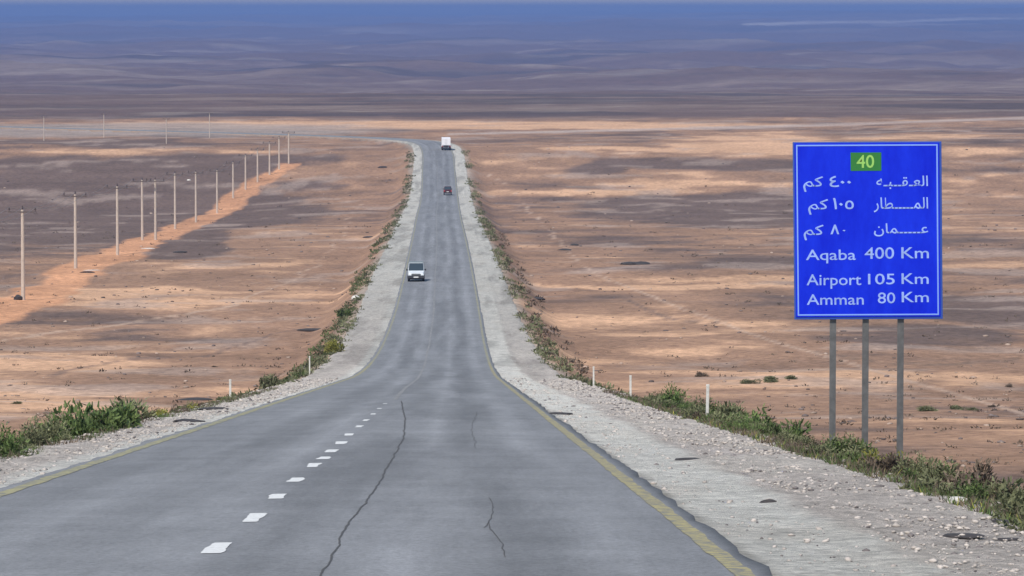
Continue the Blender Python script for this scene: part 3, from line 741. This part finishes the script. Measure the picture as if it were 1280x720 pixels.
# ------------------------------------------------------------------ black culvert mouth / erosion hollows at the left bank
def hollow(px, py, wpx, label):
    x, y, z = at(px, py, 28); w_ = wpx * y / FPX
    root = empty('culvert', (x, y, z)); tag(root, label, 'culvert')
    bm = bmesh.new(); n = 14; prev = None
    outer = []; inner = []
    for i in range(n):
        a = math.pi * i / (n - 1)
        outer.append((math.cos(a) * w_ * .56, math.sin(a) * w_ * .30)); inner.append((math.cos(a) * w_ * .46, math.sin(a) * w_ * .22))
    vo_ = [[bm.verts.new((a, yv, b - .05)) for a, b in L_] for L_ in (outer, inner) for yv in (-.12, 1.0)]
    of, ob, inf, inb = vo_
    for i in range(n - 1):
        bm.faces.new((of[i], of[i + 1], inf[i + 1], inf[i])); bm.faces.new((of[i], ob[i], ob[i + 1], of[i + 1]))
        bm.faces.new((inf[i], inf[i + 1], inb[i + 1], inb[i])); bm.faces.new((ob[i], inb[i], inb[i + 1], ob[i + 1]))
    bm_obj('pipe_rim', bm, M_culv, root)
    bm = bmesh.new(); bm.faces.new([bm.verts.new((a, .9, b - .05)) for a, b in inner]); bm_obj('pipe_dark', bm, M_black, root)  # black sheet across the pipe, painted as the darkness inside it
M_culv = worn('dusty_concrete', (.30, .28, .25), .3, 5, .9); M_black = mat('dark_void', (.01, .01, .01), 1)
hollow(381, 463, 16, 'low culvert mouth opening in the left bank under scrub')
rock(243, 500, .62, 0, 'long black slab at the top of the left gravel shoulder', flat=.16, stretch=1.8, rz=.2)

# ------------------------------------------------------------------ marker posts
M_mark = worn('white_post_paint', (.62, .60, .55), .3, 9, .6)
M_cap = worn('grey_post_band', (.30, .30, .30), .2, 9, .7)
mk_me = None
def marker(px, ptop, side, out, label, lean=0):
    """stands on the bank just outside the gravel, where the bank crosses that column of the picture"""
    global mk_me
    ss = np.arange(45, 400, .5)
    yq = np.interp(ss, _arc, LINE[:, 1]); w_ = (wr if side > 0 else wl)(yq) + out
    X, Y = roadpt(ss, side * w_); Z = ground(X, Y); P = pix(X, Y, Z)
    k = int(np.argmin(np.abs(P[0] - px))); x, y, z = float(X[k]), float(Y[k]), float(Z[k])
    h = min(max((float(P[1][k]) - ptop) * y / FPX / .9, .7), 1.25); print('marker', px, 'y', round(y), 'foot', round(float(P[1][k])), 'h', round(h, 2))
    o = empty('marker_post', (x, y, z), 0); o.rotation_euler = (0, lean, 0); o.scale = (1, 1, h)
    if mk_me is None:
        bm = bmesh.new(); box(bm, -.038, .038, -.03, .03, -.3, .86, .01)
        a = bpy.data.meshes.new('post'); bm.to_mesh(a); bm.free(); a.materials.append(M_mark)
        bm = bmesh.new(); poly(bm, [(-.056, -.037, .62), (.056, -.037, .62), (.056, -.037, .74), (-.056, -.037, .74)])
        bm2 = bmesh.new(); box(bm2, -.042, .042, -.034, .034, .84, .90, .01)
        bm.free()
        b = bpy.data.meshes.new('cap'); bm2.to_mesh(b); bm2.free(); b.materials.append(M_mark); mk_me = (a, b)
    link('post', mk_me[0], parent=o); link('cap', mk_me[1], parent=o)
    return tag(o, label, 'marker post', 'white marker posts along the road')
marker(883, 480, 1, .15, 'tallest white marker post, in shrubs left of the sign', .02)
marker(788, 469, 1, .15, 'middle white marker post of the three right of the road')
marker(742, 458, 1, .15, 'farthest white marker post on the right verge')
marker(288, 474, -1, .15, 'white marker post on the left verge beside dark slab')
marker(387, 445, -1, .2, 'pale marker post at the culvert on the left verge')

# ------------------------------------------------------------------ the distance sign
SY = 75.0
kpx = SY / FPX
def sx(px): return (px - 640) * kpx
# vertical: pixel row to height at distance SY
def sz_(py):
    a = math.atan((py - 360) / FPX) + PITCH
    return -math.tan(a) * SY
cx0, cz0 = sx(1085), sz_(287.5)
foot = G(sx(1085), SY)
sign = empty('road_sign', (cx0, SY, foot)); tag(sign, 'large blue distance sign on three grey posts, lettered in Arabic and English', 'road sign')
head = cz0 - foot
M_blue = mat('blue_reflective_sheet', (.0008, .016, .66), .38, spec=.25)
f = noise(M_blue, 1.6, 8, .7, objco(M_blue, (1, 1, .35))); L(M_blue, mix(M_blue, ramp(M_blue, f, [(.35, 0.0), (.7, 1.0)]), (.0008, .012, .54), (.006, .035, .72)), base_in(M_blue))
M_edge = mat('blue_panel_edge', (.02, .07, .36), .5); M_bord = mat('pale_blue_border', (.20, .34, .80), .45)
M_let = worn('lettering_white', (.30, .43, .86), .25, 5, .45); M_grn = mat('green_badge', (.02, .17, .03), .5); M_num = mat('badge_numeral', (.28, .55, .12), .5)
M_gpost = worn('galvanised_post', (.14, .14, .14), .3, 7, .55, metal=.3)
W2, H2 = (1175.5 - 994.5) / 2 * kpx, (sz_(178.5) - sz_(396)) / 2
tilt = R(.85)
def rotv(x, z):      # the panel leans slightly in its own plane
    c_, s_ = math.cos(tilt), math.sin(tilt); return x * c_ - z * s_ * 1.0, x * s_ * .35 + z * c_
def sh(o):           # place a sign-face mesh: lean, then lift
    for v in o.data.vertices:
        a, b = rotv(v.co.x, v.co.z); v.co = (a, v.co.y, b + head)
    return o
bm = bmesh.new(); box(bm, -W2 - .03, W2 + .045, .0, .055, -H2 - .045, H2 + .02, .012); edgeo = sh(bm_obj('panel_frame', bm, M_edge, sign)); edgeo['label'] = 'darker blue outer rim behind the face'
bm = bmesh.new(); box(bm, -W2, W2, -.012, -.002, -H2, H2, .003); sh(bm_obj('panel', bm, M_blue, sign))
bm = bmesh.new(); b_, t_ = .030, .026
y_ = -.017
def frame_strip(x0, x1, z0, z1): box(bm, x0, x1, y_, -.0125, z0, z1)
frame_strip(-W2 + b_, W2 - b_, H2 - b_ - t_, H2 - b_); frame_strip(-W2 + b_, W2 - b_, -H2 + b_, -H2 + b_ + t_)
frame_strip(-W2 + b_, -W2 + b_ + t_, -H2 + b_ + t_, H2 - b_ - t_); frame_strip(W2 - b_ - t_, W2 - b_, -H2 + b_ + t_, H2 - b_ - t_)
sh(bm_obj('border', bm, M_bord, sign))
for (px, top) in ((1043, 396), (1084, 396), (1128, 396)):
    x = sx(px) - cx0; zg = G(sx(px), SY + .1) - foot
    bm = bmesh.new(); box(bm, x - .058, x + .058, .06, .16, zg - .5, head + H2 - .12, .008)
    sh_ = bm_obj('post', bm, M_gpost, sign)
for zz in (-1.2, 0, 1.2):
    bm = bmesh.new(); box(bm, -W2 + .05, W2 - .05, .162, .20, head + zz - .03, head + zz + .03, .004); bm_obj('cross_rail', bm, M_gpost, sign)
# green badge
def P2(px, py):      # photograph pixel on the sign's face, panel coordinates
    return (px - 1085) * kpx, sz_(py) - cz0
def rect(name, px0, py0, px1, py1, yf, m, parent):
    bm = bmesh.new(); x0, z0 = P2(px0, py1); x1, z1 = P2(px1, py0); box(bm, x0, x1, yf, yf + .003, z0, z1); return sh(bm_obj(name, bm, m, parent))
badge = rect('badge', 1064.5, 190.5, 1103, 213.5, -.0160, M_grn, sign)
def text(s, px0, px1, ptop, pbase, m, yf=-.0162, name='lettering', parent=sign, bold=.006, cap=None, label=None):
    c = bpy.data.curves.new('t', 'FONT'); c.body = s; c.offset = bold; c.resolution_u = 3
    o = bpy.data.objects.new('t', c); COL.objects.link(o); bpy.context.view_layer.update()
    dg = bpy.context.evaluated_depsgraph_get(); me = bpy.data.meshes.new_from_object(o.evaluated_get(dg), depsgraph=dg)
    bpy.data.objects.remove(o); n = len(me.vertices); co = np.empty(n * 3, np.float32); me.vertices.foreach_get('co', co); co = co.reshape(-1, 3)
    x0, z0 = P2(px0, pbase); x1, z1 = P2(px1, ptop)
    mn, mx = co[:, 0].min(), co[:, 0].max(); top = co[:, 1].max() if cap is None else cap
    out = np.stack([x0 + (co[:, 0] - mn) / (mx - mn) * (x1 - x0), np.full(n, yf), z0 + co[:, 1] / top * (z1 - z0)], 1)
    me.vertices.foreach_set('co', out.astype(np.float32).ravel()); me.materials.clear(); me.name = name
    ob = sh(link(name, me, m, parent)); return ob
text('40', 1072, 1094, 193.5, 209.5, M_num, -.0195, parent=badge, bold=.01)
CAP = .70
for (s, a, b, t0, b0) in [('Aqaba', 1007.5, 1070, 311.5, 324.5), ('400', 1081, 1118, 309, 323.3), ('Km', 1127, 1161.5, 309, 323),
                          ('Airport', 1008, 1076.5, 342.3, 356), ('105', 1085, 1118.5, 342, 355.3), ('Km', 1127, 1161, 341.6, 355),
                          ('Amman', 1008, 1079.5, 367.3, 380.5), ('80', 1097, 1119, 365.5, 379), ('Km', 1127, 1161, 364.8, 377.8)]:
    text(s, a, b, t0, b0, M_let, cap=CAP)
AR = '\u0640'
text('\ufeea' + AR + '\ufe92' + AR * 2 + '\ufed8' + AR + '\ufecc\ufedf\ufe8d', 1096.5, 1161, 220, 232.7, M_let, cap=.71, bold=.008)
text('\ufead\ufe8e\ufec4' + AR * 5 + '\ufee4\ufedf\ufe8d', 1093, 1161, 247, 260.8, M_let, cap=.71, bold=.008)
text('\ufee5\ufe8e\ufee4' + AR * 5 + '\ufecb', 1093, 1161, 279.5, 291.5, M_let, cap=.71, bold=.008)
for (a, b, yb) in ((1005, 1030, 232.5), (1011, 1036, 261), (1005, 1030, 293)):
    text('\ufee2\ufedb', a, b, yb - 12.5, yb, M_let, cap=.72, bold=.01)
text('\u0664\u0660\u0660', 1038, 1065, 221, 233.3, M_let, cap=.62, bold=.01)
text('\u0661\u0660\u0665', 1042, 1068, 248.5, 261, M_let, cap=.62, bold=.01)
# the eight is a simple inverted v, then a dot for zero
def stroke_poly(pts, m):
    bm = bmesh.new(); poly(bm, [(P2(a, b)[0], -.0162, P2(a, b)[1]) for a, b in pts]); return sh(bm_obj('lettering', bm, m, sign))
stroke_poly([(1038.5, 292.5), (1043.2, 280.5), (1045.2, 280.5), (1049.5, 292.5), (1047, 292.5), (1044.1, 284.5), (1041.2, 292.5)], M_let)
text('\u0660', 1053.5, 1057.5, 287, 290.5, M_let, cap=.40, bold=.01)

# ------------------------------------------------------------------ power poles
M_conc = worn('pole_concrete', (.52, .43, .36), .15, 3, .9); M_arm = worn('crossarm_steel', (.09, .07, .065), .2, 5, .7); M_ins = mat('brown_insulator', (.06, .035, .03), .4)
ORD = ['first', 'second', 'third', 'fourth', 'fifth', 'sixth', 'seventh', 'eighth', 'ninth', 'tenth', 'eleventh', 'twelfth', 'thirteenth', 'last']
def pole_meshes():
    out = []
    bm = bmesh.new(); cyl(bm, (0, 0, -.6), (0, 0, 10), .24, .17, 10); me = bpy.data.meshes.new('pole'); bm.to_mesh(me); bm.free(); me.materials.append(M_conc); out.append(('pole', me, 0))
    bm = bmesh.new(); box(bm, -1.65, 1.65, -.22, -.12, 9.72, 9.84, .01); me = bpy.data.meshes.new('crossarm'); bm.to_mesh(me); bm.free(); me.materials.append(M_arm); out.append(('crossarm', me, 0))
    bm = bmesh.new(); cyl(bm, (0, 0, 0), (0, 0, .14), .035, .035, 8); cyl(bm, (0, 0, .14), (0, 0, .24), .13, .10, 10); cyl(bm, (0, 0, .25), (0, 0, .36), .11, .07, 10); cyl(bm, (0, 0, .37), (0, 0, .46), .08, .05, 10)
    me = bpy.data.meshes.new('insulator'); bm.to_mesh(me); bm.free(); me.materials.append(M_ins)
    for x in (-1.5, 0, 1.5): out.append(('insulator', me, x))
    return out
PM = pole_meshes()
def pole(x, y, z, h, label, rz=0, group='power poles across the left plain'):
    o = empty('power_pole', (x, y, z), rz); o.scale = (1, 1, h / 10)
    for nm, me, dx in PM:
        c = link(nm, me, parent=o)
        if nm == 'insulator': c.location = (dx, -.17 if dx else 0, 9.84 if dx else 10.0)
    return tag(o, label, 'power pole', group)
for i, (px, py, pt) in enumerate(POLES):
    x, y, z = at(px, py)
    h = (py - pt) * y / FPX; h = min(max(h, 8.0), 12.0)
    pole(x, y, z, h, ORD[i] + ' concrete power pole counted from the left, beside the orange track' if i < 13 else 'last and farthest right concrete power pole on the orange track', -.1)
for i, (px, py, pt, lb) in enumerate([(55, 176, 158, 'far'), (130, 172, 150, 'far'), (208, 180, 158, 'far'), (262, 172, 155, 'far')]):
    x, y, z = at(px, py)
    pole(x, y, z, min(max((py - pt) * y / FPX, 7), 11), ['tiny distant pole leftmost on the pale far flat', 'tiny distant pole second from left on the pale far flat', 'tiny distant pole third from left on the pale far flat', 'tiny distant pole rightmost of those on the pale far flat'][i], .2, 'distant poles on the pale flat').scale.x = .55

# conductors sagging from pole to pole
TOPS = []
for i, (px, py, pt) in enumerate(POLES):
    x, y, z = at(px, py); TOPS.append((x, y, z + min(max((py - pt) * y / FPX, 8.0), 12.0) * .984 + .45))
TOPS.sort(key=lambda q: q[1])
TOPS = [(TOPS[0][0] + 4, TOPS[0][1] - 80, TOPS[0][2] + 3)] + TOPS
M_wire = mat('aluminium_wire', (.22, .21, .21), .6, .5)
for dx, nm in ((-1.5, 'left'), (0, 'middle'), (1.5, 'right')):
    cv = bpy.data.curves.new('power_cable', 'CURVE'); cv.dimensions = '3D'; cv.bevel_depth = .018; cv.bevel_resolution = 1
    sp_ = cv.splines.new('POLY'); P_ = []
    for a, b in zip(TOPS[:-1], TOPS[1:]):
        for k in range(8):
            t_ = k / 8; P_.append((a[0] + (b[0] - a[0]) * t_ + dx, a[1] + (b[1] - a[1]) * t_, a[2] + (b[2] - a[2]) * t_ - 4 * .9 * t_ * (1 - t_)))
    P_.append((TOPS[-1][0] + dx, TOPS[-1][1], TOPS[-1][2])); sp_.points.add(len(P_) - 1)
    for q, p_ in zip(sp_.points, P_): q.co = (*p_, 1)
    ob_ = bpy.data.objects.new('tmp', cv); COL.objects.link(ob_); bpy.context.view_layer.update()
    me = bpy.data.meshes.new_from_object(ob_.evaluated_get(bpy.context.evaluated_depsgraph_get())); bpy.data.objects.remove(ob_)
    tag(link('power_cable', me, M_wire), nm + ' one of three thin cables strung along the power poles', 'cable')

# ------------------------------------------------------------------ vehicles
M_glass = mat('vehicle_glass', (.035, .05, .06), .12, spec=.6); M_tyre = worn('tyre_rubber', (.025, .025, .025), .2, 20, .9); M_rim = mat('steel_rim', (.35, .35, .36), .4, .7)
M_plast = mat('black_plastic', (.03, .03, .035), .6); M_lamp = mat('lamp_glass', (.75, .78, .8), .15); M_tail = mat('tail_lamp', (.45, .02, .02), .25)
M_wpaint = worn('white_vehicle_paint', (.66, .70, .73), .08, 2, .35); M_gpaint = worn('grey_roof_paint', (.16, .20, .21), .1, 2, .45)
M_dred = worn('dark_maroon_paint', (.060, .012, .018), .15, 2, .3); M_chrome = mat('dull_chrome', (.5, .5, .5), .3, .8); M_plate = mat('number_plate', (.7, .7, .68), .5)
M_box = worn('white_box_body', (.78, .76, .78), .08, 1.5, .5); M_under = mat('dark_chassis', (.03, .028, .03), .8)
def loft(bm, secs, n=5):
    """secs: (y, half width bottom, half width top, z0, z1, corner radius) -> rounded cross-sections joined along y"""
    rings = []
    for (y, wb, wt, z0, z1, r) in secs:
        pts = []
        for (cx_, cz_, a0) in ((wt - r, z1 - r, 0), (-wt + r, z1 - r, 90), (-wb + r * .5, z0 + r * .5, 180), (wb - r * .5, z0 + r * .5, 270)):
            rr_ = r if a0 < 180 else r * .5
            for k in range(n):
                a = R(a0 + 90 * k / (n - 1)); pts.append((cx_ + rr_ * math.cos(a), cz_ + rr_ * math.sin(a)))
        rings.append([bm.verts.new((p[0], y, p[1])) for p in pts])
    m = len(rings[0])
    for a, b in zip(rings[:-1], rings[1:]):
        for k in range(m): bm.faces.new((a[k], a[(k + 1) % m], b[(k + 1) % m], b[k]))
    bm.faces.new(rings[0]); bm.faces.new(rings[-1][::-1])
def wheel(root, x, y, r, wd):
    bm = bmesh.new(); s = 1 if x > 0 else -1
    cyl(bm, (x - wd / 2, y, r), (x + wd / 2, y, r), r, r, 22)
    bmesh.ops.bevel(bm, geom=[e for e in bm.edges if len(e.link_faces) == 2 and any(len(f.verts) > 6 for f in e.link_faces)], offset=.03, segments=2, affect='EDGES')
    wo = bm_obj('wheel', bm, M_tyre, root, smooth=False)
    bm = bmesh.new(); cyl(bm, (x + s * (wd / 2 - .02), y, r), (x + s * (wd / 2 + .012), y, r), r * .62, r * .5, 16); bm_obj('rim', bm, M_rim, wo)
def face(name, pts, m, parent, th=.012):
    bm = bmesh.new(); f_ = poly(bm, pts); bmesh.ops.recalc_face_normals(bm, faces=bm.faces)
    r = bmesh.ops.extrude_face_region(bm, geom=[f_]); n_ = f_.normal.copy()
    for v in [q for q in r['geom'] if isinstance(q, bmesh.types.BMVert)]: v.co += n_ * th
    return bm_obj(name, bm, m, parent)
def pickup(loc, rz):        # local -Y is the nose
    o = empty('pickup_truck', loc, rz); tag(o, 'white pickup truck with dark windscreen driving uphill in the oncoming lane', 'pickup truck')
    bm = bmesh.new()
    loft(bm, [(-2.45, .74, .70, .45, .92, .12), (-2.38, .86, .80, .36, .98, .12), (-1.9, .90, .84, .34, 1.04, .10), (-1.1, .91, .86, .32, 1.09, .08), (-.95, .91, .88, .32, 1.12, .06), (.95, .91, .88, .32, 1.15, .06), (1.0, .91, .88, .38, 1.14, .05), (2.35, .90, .88, .42, 1.14, .05), (2.45, .86, .84, .50, 1.10, .05)])
    body = bm_obj('body', bm, M_wpaint, o)
    bm = bmesh.new(); loft(bm, [(-1.15, .88, .86, 1.06, 1.12, .02), (-.45, .88, .78, 1.06, 1.98, .07), (-.3, .88, .79, 1.06, 2.04, .08), (.7, .88, .79, 1.06, 2.04, .08), (.92, .88, .80, 1.06, 1.86, .06)])
    bm_obj('cab', bm, M_wpaint, o)
    bm = bmesh.new(); loft(bm, [(-.42, .78, .76, 1.99, 2.09, .04), (.8, .78, .76, 1.99, 2.09, .04)]); bm_obj('roof', bm, M_gpaint, o)
    face('windshield', [(-.83, -1.12, 1.14), (.83, -1.12, 1.14), (.755, -.475, 1.95), (-.755, -.475, 1.95)], M_glass, o)
    for s in (-1, 1):
        face('side_window', [(s * .872, -.80, 1.22), (s * .872, .70, 1.22), (s * .755, .62, 1.74), (s * .765, -.36, 1.72)], M_glass, o)
        bm = bmesh.new(); box(bm, s * .90 - (.0 if s > 0 else .2), s * .90 + (.2 if s > 0 else .0), -.82, -.74, 1.15, 1.36, .02); bm_obj('mirror', bm, M_plast, o)
        bm = bmesh.new(); box(bm, s * .66 - .17, s * .66 + .17, -2.475, -2.41, .70, .86, .02); bm_obj('headlight', bm, M_lamp, o)
        bm = bmesh.new(); box(bm, s * .80 - .06, s * .80 + .06, 2.43, 2.48, .72, 1.02, .01); bm_obj('tail_light', bm, M_tail, o)
        bm = bmesh.new(); box(bm, s * .885 - .035, s * .885 + .035, 1.0, 2.40, 1.14, 1.26, .01); bm_obj('bed_rail', bm, M_wpaint, o)
    bm = bmesh.new(); box(bm, -.50, .50, -2.49, -2.42, .62, .84, .015); gr = bm_obj('grille', bm, M_plast, o)
    bm = bmesh.new()
    for k in range(4): box(bm, -.45, .45, -2.50, -2.491, .715 + k * .06, .735 + k * .06)
    sl = bm_obj('grille_bar', bm, M_chrome, gr)
    bm = bmesh.new(); box(bm, -.95, .95, -2.60, -2.38, .36, .66, .04); bp = bm_obj('bumper', bm, M_plast, o)
    bm = bmesh.new(); box(bm, -.26, .26, -2.615, -2.602, .44, .56); bm_obj('number_plate', bm, M_plate, o)
    bm = bmesh.new(); box(bm, -.7, .7, -2.2, 2.3, .24, .44); bm_obj('chassis', bm, M_under, o)
    # covered load behind the cab
    bm = bmesh.new(); loft(bm, [(1.0, .84, .72, 1.10, 1.98, .12), (2.38, .84, .72, 1.10, 1.94, .12)]); bm_obj('bed_cover', bm, M_gpaint, o)
    for s in (-1, 1):
        wheel(o, s * .80, -1.55, .37, .24); wheel(o, s * .80, 1.45, .37, .24)
    return o
def sedan(loc, rz):         # local -Y is the tail here: the car drives away
    o = empty('car', loc, rz); tag(o, 'dark maroon sport utility car seen from behind driving away in the right lane', 'car')
    bm = bmesh.new()
    loft(bm, [(-2.2, .70, .66, .50, 1.05, .12), (-2.1, .90, .84, .42, 1.16, .12), (-1.2, .93, .88, .38, 1.18, .1), (.9, .93, .88, .38, 1.14, .1), (1.9, .90, .84, .40, 1.02, .12), (2.2, .78, .74, .46, .90, .1)])
    bm_obj('body', bm, M_dred, o)
    bm = bmesh.new(); loft(bm, [(-2.12, .88, .84, 1.1, 1.18, .02), (-1.85, .88, .76, 1.1, 1.92, .1), (.1, .88, .74, 1.1, 1.96, .1), (1.0, .86, .80, 1.08, 1.16, .02)]); bm_obj('cabin', bm, M_dred, o)
    face('rear_window', [(.76, -2.115, 1.24), (-.76, -2.115, 1.24), (-.66, -1.885, 1.84), (.66, -1.885, 1.84)], M_glass, o)
    face('windshield', [(-.76, .93, 1.24), (.76, .93, 1.24), (.66, .22, 1.87), (-.66, .22, 1.87)], M_glass, o)
    for s in (-1, 1):
        face('side_window', [(s * .89, -1.7, 1.22), (s * .89, .7, 1.22), (s * .785, .05, 1.84), (s * .785, -1.55, 1.82)], M_glass, o)
        bm = bmesh.new(); box(bm, s * .76 - .09, s * .76 + .09, -2.225, -2.12, .80, 1.08, .02); bm_obj('tail_light', bm, M_tail, o)
        bm = bmesh.new(); box(bm, s * .97 - .08, s * .97 + .08, .62, .70, 1.2, 1.34, .02); bm_obj('mirror', bm, M_plast, o)
        wheel(o, s * .76, -1.4, .37, .2); wheel(o, s * .76, 1.4, .37, .2)
    bm = bmesh.new(); box(bm, -.82, .82, -2.28, -2.1, .40, .64, .04); bm_obj('bumper', bm, M_plast, o)
    bm = bmesh.new(); box(bm, -.25, .25, -2.225, -2.20, 0.72, .84); bm_obj('number_plate', bm, M_plate, o)
    return o
def lorry(loc, rz):
    o = empty('box_truck', loc, rz); tag(o, 'distant white box truck seen from behind at the far end of road', 'truck')
    bm = bmesh.new(); box(bm, -1.12, 1.12, -3.2, 2.6, 1.30, 3.15, .05); bx_ = bm_obj('cargo_box', bm, M_box, o)
    for s in (-1, 1):
        bm = bmesh.new(); box(bm, s * .55 - .52, s * .55 + .52, -3.225, -3.202, 1.37, 3.08, .008); d_ = bm_obj('rear_door', bm, M_box, o)
        bm = bmesh.new(); cyl(bm, (s * .16, -3.25, 1.45), (s * .16, -3.25, 3.0), .022, .022, 6); bm_obj('door_bar', bm, M_chrome, d_)
        bm = bmesh.new(); box(bm, s * 1.0 - .14, s * 1.0 + .14, -3.19, -3.12, .95, 1.12, .01); bm_obj('tail_light', bm, M_tail, o)
        wheel(o, s * .98, -2.0, .50, .46); wheel(o, s * 1.02, 3.5, .50, .30)
    bm = bmesh.new(); loft(bm, [(2.75, 1.15, 1.1, .7, 2.9, .12), (3.6, 1.15, 1.1, .55, 2.9, .15), (4.4, 1.12, 1.02, .5, 2.5, .2), (4.5, 1.1, .98, .5, 1.9, .2)]); bm_obj('cab', bm, M_box, o)
    bm = bmesh.new(); box(bm, -.45, .45, -3.1, 4.0, .72, 1.2); bm_obj('chassis', bm, M_under, o)
    bm = bmesh.new(); box(bm, -1.12, 1.12, -3.15, -3.02, .48, .68, .02); bm_obj('rear_bumper', bm, M_under, o)
    return o
def onroad(s, d):
    x, y = roadpt(s, d); yc = float(np.interp(s, _arc, LINE[:, 1]))
    return (float(x), float(y), float(zprof(yc)) - .012 * abs(d) + .005)
def put(o_fn, s, d):
    p = onroad(s, d); q = onroad(s + 3, d); r_ = onroad(s - 3, d)
    rz = -math.atan2(q[0] - r_[0], q[1] - r_[1]); o = o_fn(p, rz)
    o.rotation_euler = (math.atan2(q[2] - r_[2], 6), 0, rz); return o
def s_at_row(py):
    ys = np.arange(150, 1085, .5); z = zprof(ys); r = pix(ys * 0, ys, z)[1]
    k = int(np.argmin(np.abs(r - py))); return float(np.interp(ys[k], LINE[:, 1], _arc)), ys[k]
for fn, px, py in ((pickup, 520, 350.5), (sedan, 559.5, 243.5), (lorry, 557.5, 187)):
    s, y = s_at_row(py); cxr = float(np.interp(y, LINE[:, 1], LINE[:, 0]))
    d = (px - 640) / FPX * y - cxr; print(fn.__name__, 'y', round(y), 'd', round(d, 2)); put(fn, s, d)

# ------------------------------------------------------------------ haze: one closed box of even air
print('gz', GZ.min(), GZ.max(), GZ[:, np.abs(uu) < .13].max()); zlo = float(GZ.min()) - 1.5; zhi = max(float(GZ.max()), 0) + 26
bm = bmesh.new(); box(bm, -135000, 135000, -60, 61000, zlo, zhi)
hz = bm_obj('haze', bm)
mh = bpy.data.materials.new('haze'); mh.use_nodes = True; mh.node_tree.nodes.clear()
out = mh.node_tree.nodes.new('ShaderNodeOutputMaterial'); pv = mh.node_tree.nodes.new('ShaderNodeVolumePrincipled')
pv.inputs['Color'].default_value = (.23, .35, .72, 1); pv.inputs['Density'].default_value = .000085; pv.inputs['Anisotropy'].default_value = .0
mh.node_tree.links.new(pv.outputs[0], out.inputs['Volume']); hz.data.materials.append(mh)
tag(hz, 'thin blue dusty air over the whole desert basin', 'haze', kind='stuff')
print('z', zlo, zhi, 'objects', len(bpy.data.objects))
